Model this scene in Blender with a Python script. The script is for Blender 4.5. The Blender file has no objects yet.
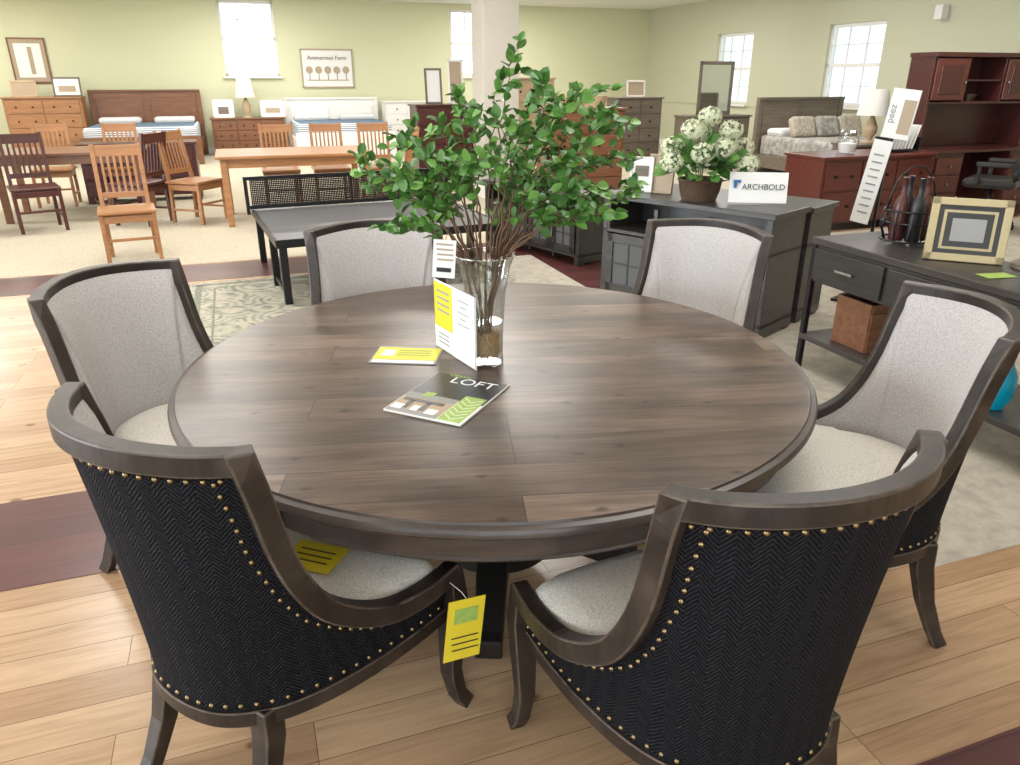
import bpy, math, random
from mathutils import Vector, Matrix
random.seed(7)
D=bpy.data
TH=math.radians(19.5); CE,SE=math.cos(TH),math.sin(TH)
def RM(m,n): return (m*CE-n*SE, m*SE+n*CE)

# ------------------------------------------------------------ materials
def newmat(name):
    m=D.materials.new(name); m.use_nodes=True
    nt=m.node_tree; b=nt.nodes["Principled BSDF"]; return m,nt,b
def N(nt,typ,**kw):
    n=nt.nodes.new(typ)
    for k,v in kw.items(): setattr(n,k,v)
    return n
def plain(name,col,rough=.5,metal=0,bump=0,bscale=200,spec=.5,var=0.08):
    m,nt,b=newmat(name)
    tc=N(nt,"ShaderNodeTexCoord"); no=N(nt,"ShaderNodeTexNoise"); no.inputs["Scale"].default_value=bscale
    nt.links.new(tc.outputs["Object"],no.inputs["Vector"])
    mx=N(nt,"ShaderNodeMix",data_type='RGBA')
    mx.inputs[6].default_value=(*[c*(1-var) for c in col],1); mx.inputs[7].default_value=(*[min(1,c*(1+var)) for c in col],1)
    nt.links.new(no.outputs["Fac"],mx.inputs[0]); nt.links.new(mx.outputs[2],b.inputs["Base Color"])
    b.inputs["Roughness"].default_value=rough; b.inputs["Metallic"].default_value=metal
    b.inputs["Specular IOR Level"].default_value=spec
    if bump:
        bp=N(nt,"ShaderNodeBump"); bp.inputs["Strength"].default_value=bump; bp.inputs["Distance"].default_value=.002
        nt.links.new(no.outputs["Fac"],bp.inputs["Height"]); nt.links.new(bp.outputs[0],b.inputs["Normal"])
    return m
def wood(name,c1,c2,rough=.4,scale=(1.5,22,22),bump=.15,c3=None,blotch=0.5,spec=.5):
    m,nt,b=newmat(name)
    tc=N(nt,"ShaderNodeTexCoord"); mp=N(nt,"ShaderNodeMapping"); mp.inputs["Scale"].default_value=scale
    nt.links.new(tc.outputs["Object"],mp.inputs[0])
    n1=N(nt,"ShaderNodeTexNoise"); n1.inputs["Scale"].default_value=1.5; n1.inputs["Detail"].default_value=6; n1.inputs["Roughness"].default_value=.65; n1.inputs["Distortion"].default_value=.6
    nt.links.new(mp.outputs[0],n1.inputs["Vector"])
    n2=N(nt,"ShaderNodeTexNoise"); n2.inputs["Scale"].default_value=2.2; n2.inputs["Detail"].default_value=3
    nt.links.new(tc.outputs["Object"],n2.inputs["Vector"])
    r=N(nt,"ShaderNodeValToRGB"); r.color_ramp.elements[0].position=.3; r.color_ramp.elements[1].position=.7
    r.color_ramp.elements[0].color=(*c1,1); r.color_ramp.elements[1].color=(*c2,1)
    nt.links.new(n1.outputs["Fac"],r.inputs[0])
    out=r.outputs[0]
    if c3:
        n2.inputs["Scale"].default_value=9
        rr=N(nt,"ShaderNodeValToRGB"); rr.color_ramp.elements[0].position=.5; rr.color_ramp.elements[1].position=.72
        rr.color_ramp.elements[0].color=(0,0,0,1); rr.color_ramp.elements[1].color=(blotch,)*3+(1,)
        nt.links.new(n2.outputs["Fac"],rr.inputs[0])
        mx=N(nt,"ShaderNodeMix",data_type='RGBA'); nt.links.new(rr.outputs[0],mx.inputs[0]); nt.links.new(out,mx.inputs[6]); mx.inputs[7].default_value=(*c3,1)
        out=mx.outputs[2]
    nt.links.new(out,b.inputs["Base Color"]); b.inputs["Roughness"].default_value=rough; b.inputs["Specular IOR Level"].default_value=spec
    if bump:
        bp=N(nt,"ShaderNodeBump"); bp.inputs["Strength"].default_value=bump; bp.inputs["Distance"].default_value=.001
        nt.links.new(n1.outputs["Fac"],bp.inputs["Height"]); nt.links.new(bp.outputs[0],b.inputs["Normal"])
    return m
def planks(name,c1,c2,mort,w,h,rough,rot=0,grain=.25,ms=.0015,knots=0,blotch=None,gscale=(2,28,1),bumps=.25,bhi=(1.25,1.22,1.2),g2=0,kr=.09,kc=(.25,.2,.17)):
    m,nt,b=newmat(name)
    tc=N(nt,"ShaderNodeTexCoord"); mp=N(nt,"ShaderNodeMapping"); mp.inputs["Rotation"].default_value=(0,0,rot)
    nt.links.new(tc.outputs["Object"],mp.inputs[0])
    br=N(nt,"ShaderNodeTexBrick"); br.offset=.37; br.offset_frequency=3
    br.inputs["Scale"].default_value=1; br.inputs["Brick Width"].default_value=w; br.inputs["Row Height"].default_value=h
    br.inputs["Mortar Size"].default_value=ms; br.inputs["Mortar Smooth"].default_value=.3; br.inputs["Bias"].default_value=0
    br.inputs["Color1"].default_value=(*c1,1); br.inputs["Color2"].default_value=(*c2,1); br.inputs["Mortar"].default_value=(*mort,1)
    nt.links.new(mp.outputs[0],br.inputs["Vector"])
    sh=N(nt,"ShaderNodeVectorMath",operation='MULTIPLY_ADD'); nt.links.new(br.outputs["Color"],sh.inputs[0]); sh.inputs[1].default_value=(37,61,0); nt.links.new(mp.outputs[0],sh.inputs[2])
    m2=N(nt,"ShaderNodeMapping"); m2.inputs["Scale"].default_value=gscale; nt.links.new(sh.outputs[0],m2.inputs[0])
    no=N(nt,"ShaderNodeTexNoise"); no.inputs["Scale"].default_value=1.3; no.inputs["Detail"].default_value=7; no.inputs["Distortion"].default_value=1.2
    nt.links.new(m2.outputs[0],no.inputs["Vector"])
    r=N(nt,"ShaderNodeValToRGB"); r.color_ramp.elements[0].position=.32; r.color_ramp.elements[1].position=.6
    r.color_ramp.elements[0].color=(1-grain*1.6,1-grain*1.8,1-grain*2.0,1); r.color_ramp.elements[1].color=(1,1,1,1)
    nt.links.new(no.outputs["Fac"],r.inputs[0])
    def mul(a,bb):
        q=N(nt,"ShaderNodeMix",data_type='RGBA',blend_type='MULTIPLY'); q.inputs[0].default_value=1; nt.links.new(a,q.inputs[6]); nt.links.new(bb,q.inputs[7]); return q.outputs[2]
    out=mul(br.outputs["Color"],r.outputs[0])
    if g2:
        m4=N(nt,"ShaderNodeMapping"); m4.inputs["Scale"].default_value=(5,110,1); nt.links.new(sh.outputs[0],m4.inputs[0])
        n4=N(nt,"ShaderNodeTexNoise"); n4.inputs["Scale"].default_value=1.5; n4.inputs["Detail"].default_value=4; nt.links.new(m4.outputs[0],n4.inputs["Vector"])
        r4=N(nt,"ShaderNodeValToRGB"); r4.color_ramp.elements[0].position=.35; r4.color_ramp.elements[1].position=.62
        r4.color_ramp.elements[0].color=(1-g2,)*3+(1,); r4.color_ramp.elements[1].color=(1,1,1,1); nt.links.new(n4.outputs["Fac"],r4.inputs[0]); out=mul(out,r4.outputs[0])
    if blotch:
        n2=N(nt,"ShaderNodeTexNoise"); n2.inputs["Scale"].default_value=2.6; n2.inputs["Detail"].default_value=4
        m5=N(nt,"ShaderNodeMapping"); m5.inputs["Scale"].default_value=(1,2.2,1); nt.links.new(sh.outputs[0],m5.inputs[0]); nt.links.new(m5.outputs[0],n2.inputs["Vector"])
        r2=N(nt,"ShaderNodeValToRGB"); r2.color_ramp.elements[0].position=.36; r2.color_ramp.elements[1].position=.66
        r2.color_ramp.elements[0].color=(*blotch,1); r2.color_ramp.elements[1].color=(*bhi,1); nt.links.new(n2.outputs["Fac"],r2.inputs[0])
        out=mul(out,r2.outputs[0])
    if knots:
        m3=N(nt,"ShaderNodeMapping"); m3.inputs["Scale"].default_value=(1,1.8,0); nt.links.new(mp.outputs[0],m3.inputs[0])
        n3=N(nt,"ShaderNodeTexNoise"); n3.inputs["Scale"].default_value=9; nt.links.new(mp.outputs[0],n3.inputs["Vector"])
        ad=N(nt,"ShaderNodeVectorMath",operation='MULTIPLY_ADD'); nt.links.new(n3.outputs["Color"],ad.inputs[0]); ad.inputs[1].default_value=(.06,.06,0); nt.links.new(m3.outputs[0],ad.inputs[2])
        v=N(nt,"ShaderNodeTexVoronoi",voronoi_dimensions='2D'); v.inputs["Scale"].default_value=knots; nt.links.new(ad.outputs[0],v.inputs["Vector"])
        r3=N(nt,"ShaderNodeValToRGB"); r3.color_ramp.elements[0].position=.012; r3.color_ramp.elements[1].position=kr
        r3.color_ramp.elements[0].color=(*kc,1); r3.color_ramp.elements[1].color=(1,1,1,1); nt.links.new(v.outputs["Distance"],r3.inputs[0])
        out=mul(out,r3.outputs[0])
    nt.links.new(out,b.inputs["Base Color"]); b.inputs["Roughness"].default_value=rough
    bp=N(nt,"ShaderNodeBump"); bp.inputs["Strength"].default_value=bumps; bp.inputs["Distance"].default_value=.001
    nt.links.new(br.outputs["Fac"],bp.inputs["Height"]); bp.invert=True; nt.links.new(bp.outputs[0],b.inputs["Normal"])
    return m
def fabric(name,c1,c2,scale=450,rough=.95,stretch=(1,1,1),bump=.5):
    m,nt,b=newmat(name)
    tc=N(nt,"ShaderNodeTexCoord"); mp=N(nt,"ShaderNodeMapping"); mp.inputs["Scale"].default_value=stretch
    nt.links.new(tc.outputs["Object"],mp.inputs[0])
    no=N(nt,"ShaderNodeTexNoise"); no.inputs["Scale"].default_value=scale; no.inputs["Detail"].default_value=3
    nt.links.new(mp.outputs[0],no.inputs["Vector"])
    r=N(nt,"ShaderNodeValToRGB"); r.color_ramp.elements[0].position=.38; r.color_ramp.elements[1].position=.6
    r.color_ramp.elements[0].color=(*c1,1); r.color_ramp.elements[1].color=(*c2,1)
    nt.links.new(no.outputs["Fac"],r.inputs[0]); nt.links.new(r.outputs[0],b.inputs["Base Color"])
    b.inputs["Roughness"].default_value=rough; b.inputs["Specular IOR Level"].default_value=.15
    bp=N(nt,"ShaderNodeBump"); bp.inputs["Strength"].default_value=bump; bp.inputs["Distance"].default_value=.002
    nt.links.new(no.outputs["Fac"],bp.inputs["Height"]); nt.links.new(bp.outputs[0],b.inputs["Normal"])
    return m
def herring(name,c1,c2):
    m,nt,b=newmat(name)
    uv=N(nt,"ShaderNodeTexCoord"); sx=N(nt,"ShaderNodeSeparateXYZ"); nt.links.new(uv.outputs["UV"],sx.inputs[0])
    def M(op,a,bb=None,c=None):
        n=N(nt,"ShaderNodeMath",operation=op)
        for i,v in enumerate((a,bb,c)):
            if v is None: continue
            if isinstance(v,(int,float)): n.inputs[i].default_value=v
            else: nt.links.new(v,n.inputs[i])
        return n.outputs[0]
    fr=M('FRACT',M('MULTIPLY',sx.outputs[0],1/.045)); zig=M('ABSOLUTE',M('SUBTRACT',fr,.5))
    no=N(nt,"ShaderNodeTexNoise"); no.inputs["Scale"].default_value=110; no.inputs["Detail"].default_value=5; nt.links.new(uv.outputs["UV"],no.inputs["Vector"])
    ph=M('ADD',M('ADD',M('MULTIPLY',sx.outputs[1],1),M('MULTIPLY',zig,.055)),M('MULTIPLY',no.outputs["Fac"],.009))
    w=M('MULTIPLY_ADD',M('SINE',M('MULTIPLY',ph,2*math.pi/.010)),.5,.5)
    w2=M('MULTIPLY',w,M('MULTIPLY_ADD',no.outputs["Fac"],1.6,.0))
    mx=N(nt,"ShaderNodeMix",data_type='RGBA'); mx.inputs[6].default_value=(*c1,1); mx.inputs[7].default_value=(*c2,1); nt.links.new(w2,mx.inputs[0])
    nt.links.new(mx.outputs[2],b.inputs["Base Color"]); b.inputs["Roughness"].default_value=.8; b.inputs["Specular IOR Level"].default_value=.12
    bp=N(nt,"ShaderNodeBump"); bp.inputs["Strength"].default_value=1; bp.inputs["Distance"].default_value=.004
    nt.links.new(w2,bp.inputs["Height"]); nt.links.new(bp.outputs[0],b.inputs["Normal"])
    return m
def glassy(name,tint=(1,1,1),gl=.12,k=.75,bl=.35):
    m=D.materials.new(name); m.use_nodes=True; nt=m.node_tree; nt.nodes.clear()
    o=N(nt,"ShaderNodeOutputMaterial"); mx=N(nt,"ShaderNodeMixShader"); t=N(nt,"ShaderNodeBsdfTransparent"); g=N(nt,"ShaderNodeBsdfGlossy")
    t.inputs[0].default_value=(*tint,1); g.inputs["Roughness"].default_value=.05
    lw=N(nt,"ShaderNodeLayerWeight"); lw.inputs[0].default_value=bl
    ma=N(nt,"ShaderNodeMath",operation='MULTIPLY_ADD'); ma.inputs[1].default_value=k; ma.inputs[2].default_value=gl*.4
    nt.links.new(lw.outputs["Facing"],ma.inputs[0]); nt.links.new(ma.outputs[0],mx.inputs[0])
    nt.links.new(t.outputs[0],mx.inputs[1]); nt.links.new(g.outputs[0],mx.inputs[2]); nt.links.new(mx.outputs[0],o.inputs[0])
    return m

M_table=planks("table_wood",(.165,.122,.094),(.092,.066,.051),(.03,.021,.017),1.35,.135,.31,rot=0,grain=.24,ms=.0014,knots=3.6,blotch=(.55,.48,.43),gscale=(1.6,16,1),bumps=.15,bhi=(1.3,1.24,1.18),g2=.34,kr=.07)
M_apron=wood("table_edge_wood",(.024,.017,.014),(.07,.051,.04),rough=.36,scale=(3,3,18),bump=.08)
M_frame=wood("chair_frame_wood",(.008,.0055,.0045),(.034,.024,.018),rough=.4,scale=(9,9,3),bump=.15,c3=(.09,.066,.05),blotch=.45,spec=.4)
M_worn=wood("worn_edge_wood",(.022,.016,.012),(.115,.087,.068),rough=.45,scale=(9,9,9),bump=.1,spec=.4)
M_base=plain("pedestal_black_wood",(.012,.010,.009),rough=.4)
M_outer=herring("herringbone_fabric",(.0015,.0015,.0025),(.022,.022,.028))
M_inner=fabric("light_tweed_fabric",(.36,.335,.325),(.50,.475,.46),scale=300,bump=.35)
M_seat=fabric("cream_seat_fabric",(.45,.42,.37),(.62,.59,.53),scale=210,stretch=(1,1.6,1),bump=.35)
M_nail=plain("brass_nail",(.24,.175,.09),rough=.35,metal=1)
M_oakfloor=planks("oak_floor_planks",(.52,.355,.215),(.39,.245,.14),(.20,.11,.06),1.3,.128,.24,knots=.9,grain=.12,g2=.10,kr=.025,kc=(.45,.36,.3))
M_maroon=planks("maroon_floor_planks",(.11,.033,.032),(.07,.022,.022),(.03,.01,.01),1.2,.15,.3,grain=.15)
M_carpet=fabric("beige_carpet",(.38,.335,.25),(.53,.475,.37),scale=90)
M_wall=plain("olive_wall_paint",(.64,.645,.445),rough=.85,bscale=30,var=.02)
M_wall2=plain("sage_wall_paint",(.56,.56,.415),rough=.85,bscale=30,var=.02)
M_white=plain("white_paint",(.8,.79,.76),rough=.5,var=.02)
M_ceil=plain("ceiling_white",(.82,.82,.80),rough=.9,var=.02)
M_col=plain("column_paint",(.50,.47,.41),rough=.8,var=.02)
M_dark=wood("dark_grey_wood",(.024,.021,.020),(.062,.054,.05),rough=.35)
M_darktop=wood("slate_table_top",(.07,.07,.072),(.12,.12,.122),rough=.3)
M_darker=wood("charcoal_wood",(.015,.013,.013),(.04,.036,.034),rough=.35)
M_cherry=wood("cherry_wood",(.085,.018,.014),(.14,.034,.024),rough=.3,bump=.05)
M_cherryd=wood("dark_cherry_wood",(.05,.013,.012),(.09,.024,.020),rough=.3,bump=.05)
M_oak=wood("honey_oak",(.27,.12,.045),(.42,.20,.08),rough=.35,bump=.05)
M_brown=wood("brown_wood",(.14,.055,.025),(.24,.105,.05),rough=.35,bump=.05)
M_pale=wood("pale_maple",(.45,.32,.19),(.56,.42,.27),rough=.4,bump=.05)
M_greyw=wood("grey_brown_wood",(.11,.09,.07),(.2,.16,.125),rough=.45,bump=.05)
M_black=plain("black_metal",(.012,.012,.014),rough=.35,metal=.3)
M_leather=plain("black_leather",(.015,.014,.014),rough=.4,bump=.3,bscale=300)
M_knob=plain("dark_knob",(.03,.025,.02),rough=.3,metal=.8)
M_silver=plain("pewter_pull",(.35,.34,.32),rough=.35,metal=1)
M_leaf=plain("leaf_green",(.055,.155,.026),rough=.4,bscale=12,var=.45)
M_leaf2=plain("leaf_green_light",(.11,.25,.045),rough=.4,bscale=12,var=.35)
M_twig=plain("twig_brown",(.13,.07,.035),rough=.7,bscale=60,var=.3)
M_fiber=plain("raffia_fiber",(.62,.40,.18),rough=.8,bscale=60,var=.3)
M_flower=plain("hydrangea_cream",(.62,.65,.46),rough=.8,bscale=80,var=.15)
M_basket=wood("wicker",(.035,.02,.012),(.12,.07,.04),rough=.7,scale=(40,40,60),bump=.6)
M_glass=glassy("clear_glass",(.93,.96,.95),.35,.9,.4)
M_acr=glassy("clear_acrylic")
M_wglass=glassy("window_glass",(.95,.98,1),.05)
M_cab=plain("cabinet_glass",(.10,.105,.11),rough=.08,var=.02)
M_water=glassy("water_surface",(.93,.97,.95),.3)
M_paper=plain("paper_white",(.78,.78,.76),rough=.6,var=.01)
M_yel=plain("paper_yellow",(.70,.56,.03),rough=.5,var=.02)
M_grn=plain("paper_green",(.30,.44,.10),rough=.5,bscale=60,var=.3)
M_blk=plain("ink_black",(.015,.015,.018),rough=.35,var=.02)
M_grey=plain("ink_grey",(.28,.28,.28),rough=.6)
M_blue=plain("ink_blue",(.03,.14,.35),rough=.5)
M_teal=plain("teal_glaze",(.0,.30,.48),rough=.2,var=.05)
M_linen=fabric("bed_linen",(.6,.6,.6),(.75,.75,.75),scale=60)
M_throw=fabric("muted_grey_throw",(.27,.255,.24),(.44,.42,.39),scale=14)
M_pillow=fabric("beige_pillow_fabric",(.36,.31,.25),(.52,.47,.40),scale=30)
M_mirror=plain("mirror_glass",(.75,.78,.78),rough=.05,metal=1,var=.01)
M_shade=plain("lamp_shade_white",(.85,.82,.75),rough=.8,var=.02)
M_gold=plain("gold_frame_paint",(.42,.35,.2),rough=.45,metal=.3)
M_tan=plain("tan_board",(.42,.33,.23),rough=.7)
def stripes(name,c1,c2,k):
    m,nt,b=newmat(name); tc=N(nt,"ShaderNodeTexCoord"); w=N(nt,"ShaderNodeTexWave"); w.inputs["Scale"].default_value=k; w.bands_direction='Z'
    nt.links.new(tc.outputs["Object"],w.inputs["Vector"]); r=N(nt,"ShaderNodeValToRGB"); r.color_ramp.elements[0].position=.45; r.color_ramp.elements[1].position=.55
    r.color_ramp.elements[0].color=(*c1,1); r.color_ramp.elements[1].color=(*c2,1); nt.links.new(w.outputs["Fac"],r.inputs[0]); nt.links.new(r.outputs[0],b.inputs["Base Color"]); b.inputs["Roughness"].default_value=.9
    return m
M_stripe=stripes("striped_mattress",(.12,.18,.26),(.78,.78,.78),9)
def rugmat(name,ca,cb,cc,sc=3.2,amp=.13):
    m,nt,b=newmat(name); tc=N(nt,"ShaderNodeTexCoord")
    v=N(nt,"ShaderNodeTexVoronoi"); v.inputs["Scale"].default_value=sc; n=N(nt,"ShaderNodeTexNoise"); n.inputs["Scale"].default_value=9; n.inputs["Detail"].default_value=8; n.inputs["Roughness"].default_value=.75
    n2=N(nt,"ShaderNodeTexNoise"); n2.inputs["Scale"].default_value=160
    for x in (v,n,n2): nt.links.new(tc.outputs["Object"],x.inputs["Vector"])
    mu=N(nt,"ShaderNodeMath",operation='MULTIPLY'); nt.links.new(v.outputs["Distance"],mu.inputs[0]); mu.inputs[1].default_value=38
    si=N(nt,"ShaderNodeMath",operation='SINE'); nt.links.new(mu.outputs[0],si.inputs[0])
    a=N(nt,"ShaderNodeMath",operation='MULTIPLY_ADD'); a.inputs[1].default_value=amp; nt.links.new(si.outputs[0],a.inputs[0]); nt.links.new(n.outputs["Fac"],a.inputs[2])
    r=N(nt,"ShaderNodeValToRGB"); r.color_ramp.elements[0].position=.36; r.color_ramp.elements[1].position=.66
    e=r.color_ramp.elements.new(.5); e.color=(*cb,1)
    r.color_ramp.elements[0].color=(*ca,1); r.color_ramp.elements[2].color=(*cc,1); nt.links.new(a.outputs[0],r.inputs[0])
    nt.links.new(r.outputs[0],b.inputs["Base Color"]); b.inputs["Roughness"].default_value=.95; b.inputs["Specular IOR Level"].default_value=.1
    bp=N(nt,"ShaderNodeBump"); bp.inputs["Strength"].default_value=.5; bp.inputs["Distance"].default_value=.003; nt.links.new(n2.outputs["Fac"],bp.inputs["Height"]); nt.links.new(bp.outputs[0],b.inputs["Normal"])
    return m
M_rug=rugmat("distressed_rug",(.20,.21,.17),(.36,.345,.28),(.45,.41,.32),3.2,.09)
M_rug2=rugmat("oatmeal_rug",(.33,.30,.25),(.40,.365,.30),(.46,.42,.35),2.2,.03)
M_border=fabric("rug_border",(.15,.16,.13),(.26,.26,.21),scale=60)

# ------------------------------------------------------------ mesh helpers
def link(o):
    bpy.context.scene.collection.objects.link(o); return o
def grp(name,x,y,z=0,rot=0):
    e=D.objects.new(name,None); e.empty_display_size=.1; e.location=(x,y,z); e.rotation_euler=(0,0,rot); return link(e)
def mk(name,verts,faces,mat,parent=None,smooth=False,bevel=0,uvs=None,edge=None):
    me=D.meshes.new(name); me.from_pydata([tuple(v) for v in verts],[],faces); me.update()
    me.materials.append(mat)
    if edge: me.materials.append(edge)
    if uvs:
        l=me.uv_layers.new(name="UVMap")
        for lp in me.loops: l.data[lp.index].uv=uvs[lp.vertex_index]
    if smooth:
        for p in me.polygons: p.use_smooth=True
    o=D.objects.new(name,me); link(o)
    if parent: o.parent=parent
    if bevel:
        b=o.modifiers.new("bevel",'BEVEL'); b.width=bevel; b.segments=2; b.limit_method='ANGLE'
        if edge: b.material=1
    return o
def boxdata(bs):
    V=[];F=[]
    for b in bs:
        cx,cy,cz,sx,sy,sz=b[:6]; k=len(V)
        R=b[6] if len(b)>6 else None
        for dx in (-.5,.5):
            for dy in (-.5,.5):
                for dz in (-.5,.5):
                    p=Vector((dx*sx,dy*sy,dz*sz))
                    if R is not None: p=R@p
                    V.append((cx+p.x,cy+p.y,cz+p.z))
        for f in ((0,1,3,2),(4,6,7,5),(0,4,5,1),(2,3,7,6),(0,2,6,4),(1,5,7,3)): F.append(tuple(i+k for i in f))
    return V,F
def boxes(parent,name,mat,bs,bevel=.003):
    V,F=boxdata(bs); return mk(name,V,F,mat,parent,bevel=bevel)
def tubedata(pts,rad,seg=10,V=None,F=None,cap=True,square=False):
    V=[] if V is None else V; F=[] if F is None else F
    pts=[Vector(p) for p in pts]; n=len(pts)
    if not hasattr(rad,'__len__'): rad=[rad]*n
    up=None; k0=len(V)
    for i,p in enumerate(pts):
        t=(pts[min(i+1,n-1)]-pts[max(i-1,0)]).normalized()
        if up is None:
            up=Vector((1,0,0)) if abs(t.x)<.8 else Vector((0,1,0))
        a=(up-t*up.dot(t)).normalized(); up=a; b=t.cross(a)
        for j in range(seg):
            an=2*math.pi*(j+(.5 if square else 0))/seg
            V.append(p+(a*math.cos(an)+b*math.sin(an))*rad[i]*(1.414 if square else 1))
    for i in range(n-1):
        for j in range(seg):
            F.append((k0+i*seg+j,k0+i*seg+(j+1)%seg,k0+(i+1)*seg+(j+1)%seg,k0+(i+1)*seg+j))
    if cap:
        F.append(tuple(k0+j for j in range(seg))[::-1]); F.append(tuple(k0+(n-1)*seg+j for j in range(seg)))
    return V,F
def tube(parent,name,mat,pts,rad,seg=10,smooth=True,square=False,bevel=0):
    V,F=tubedata(pts,rad,seg,square=square); return mk(name,V,F,mat,parent,smooth=smooth,bevel=bevel)
def lathe(parent,name,mat,prof,seg=48,loc=(0,0,0),smooth=True,caps=True):
    V=[];F=[]
    for r,z in prof:
        for j in range(seg):
            a=2*math.pi*j/seg; V.append((loc[0]+r*math.cos(a),loc[1]+r*math.sin(a),loc[2]+z))
    for i in range(len(prof)-1):
        for j in range(seg): F.append((i*seg+j,i*seg+(j+1)%seg,(i+1)*seg+(j+1)%seg,(i+1)*seg+j))
    if caps:
        if prof[0][0]>1e-4: F.append(tuple(range(seg))[::-1])
        if prof[-1][0]>1e-4: F.append(tuple((len(prof)-1)*seg+j for j in range(seg)))
    o=mk(name,V,F,mat,parent,smooth=False)
    if smooth:
        for p in o.data.polygons: p.use_smooth=len(p.vertices)==4
        e=o.modifiers.new("es",'EDGE_SPLIT'); e.split_angle=math.radians(40)
    return o
def text(parent,name,body,mat,size,loc,rot,align='CENTER'):
    cu=D.curves.new(name,'FONT'); cu.body=body; cu.size=size; cu.align_x=align; cu.extrude=.0003; cu.materials.append(mat)
    o=D.objects.new(name,cu); link(o); o.parent=parent; o.location=loc; o.rotation_euler=rot; return o

# ------------------------------------------------------------ room
NB,MR,CH=18.3,10.2,3.12; ML,NF=-8.0,-4.0
def shell(name,mat,bs,bevel=0):
    V,F=boxdata(bs); o=mk(name,V,F,mat); o.rotation_euler=(0,0,TH); return o
shell("floor",M_oakfloor,[((ML+MR)/2,(NB+NF)/2,-.05,MR-ML+.4,NB-NF+.4,.1)])
shell("ceiling",M_ceil,[((ML+MR)/2,(NB+NF)/2,CH+.05,MR-ML+.4,NB-NF+.4,.1)])
def wallx(name,mat,x0,x1,y,wins,along='m',t=.2):
    bs=[]; xs=x0
    def add(a,b,z0,z1):
        if b-a<=0 or z1-z0<=0: return
        if along=='m': bs.append(((a+b)/2,y,(z0+z1)/2,b-a,t,z1-z0))
        else: bs.append((y,(a+b)/2,(z0+z1)/2,t,b-a,z1-z0))
    for a,b,z0,z1 in sorted(wins):
        add(xs,a,0,CH); add(a,b,0,z0); add(a,b,z1,CH); xs=b
    add(xs,x1,0,CH); shell(name,mat,bs)
wb=[(-.01,1.12,1.58,3.06),(5.0,6.15,1.58,3.0)]
wr=[(13.97,15.22,1.03,2.42),(10.5,11.8,1.08,2.42)]
wl=[(-1.5,.8,.3,2.7),(1.6,4.2,.3,2.7),(5,7.6,.3,2.7)]
wf=[(-6,-3,.3,2.7),(-2,1,.3,2.7)]
wallx("wall_back",M_wall,ML,MR,NB+.1,wb)
wallx("wall_right",M_wall2,NF,NB,MR+.1,wr,'n')
wallx("wall_left",M_wall,NF,NB,ML-.1,wl,'n')
wallx("wall_front",M_wall,ML,MR,NF-.1,wf)
cnt=0
def window(a,b,z0,z1,y,along,inn,cols=3,rows=4):
    global cnt; cnt+=1
    g=grp("window_%d"%cnt,0,0,0,TH)
    L=[];f=.06
    def bx(ac,zc,sa,sz,th=.06,off=0):
        if along=='m': return (ac,y+off,zc,sa,th,sz)
        return (y+off,ac,zc,th,sa,sz)
    L+= [bx(a+f/2,(z0+z1)/2,f,z1-z0),bx(b-f/2,(z0+z1)/2,f,z1-z0),bx((a+b)/2,z0+f/2,b-a,f),bx((a+b)/2,z1-f/2,b-a,f),bx((a+b)/2,(z0+z1)/2,b-a,.06)]
    for i in range(1,cols): L.append(bx(a+(b-a)*i/cols,(z0+z1)/2,.02,z1-z0,.03))
    for i in range(1,rows): L.append(bx((a+b)/2,z0+(z1-z0)*i/rows,b-a,.02,.03))
    boxes(g,"frame",M_white,L,0)
    boxes(g,"sill",M_white,[bx((a+b)/2,z0-.02,b-a+.1,.04,.12,inn*.1)],0)
    boxes(g,"pane",M_wglass,[bx((a+b)/2,(z0+z1)/2,b-a,z1-z0,.004,-inn*.02)],0)
for w in wb: window(*w,NB+.08,'m',-1)
for w in wr: window(*w,MR+.08,'n',-1)
for w in wl: window(*w,ML-.08,'n',1,2,2)
for w in wf: window(*w,NF-.08,'m',1,2,2)
shell("baseboard_back",M_white,[((ML+MR)/2,NB-.01,.06,MR-ML,.02,.12)])
shell("baseboard_right",M_white,[(MR-.01,(NB+NF)/2,.06,.02,NB-NF,.12)])
shell("trim_1",M_wall2,[(MR-.012,(NB+NF)/2,1.02,.024,NB-NF,.05)])
# floor zones
shell("floor_maroon_band",M_maroon,[(-2.2,2.73,.0005,11.5,.62,.003)])
shell("floor_maroon_border",M_maroon,[(4.0,.83,.0005,9,.16,.003)])
shell("floor_maroon_walkway",M_maroon,[(1,6.8,.0005,17.6,.62,.003)])
shell("floor_maroon_crossing",M_maroon,[(2.75,6.0,.004,.5,2.2,.002)])
shell("carpet",M_carpet,[(1.1,12.7,.0005,18.0,11.1,.005)])
shell("area_rug",M_rug,[(.8,4.95,.0005,2.58,2.9,.005)])
shell("area_rug_border",M_border,[(-.42,4.95,.0035,.05,2.74,.0015),(.8,6.32,.0035,2.49,.05,.0015),(-.30,4.95,.0035,.015,2.5,.0015),(.8,6.20,.0035,2.2,.015,.0015)])
shell("carpet_walkway",M_rug2,[(3.6,4.0,.0003,3.0,4.95,.004),(5.8,3.95,.0003,7.6,4.9,.0036)])
g=grp("column",*RM(3.42,10.25),0,TH); boxes(g,"shaft",M_col,[(0,0,CH/2,.5,.5,CH)],.01); boxes(g,"base_trim",M_white,[(0,0,.08,.54,.54,.16)],.005)

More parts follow.
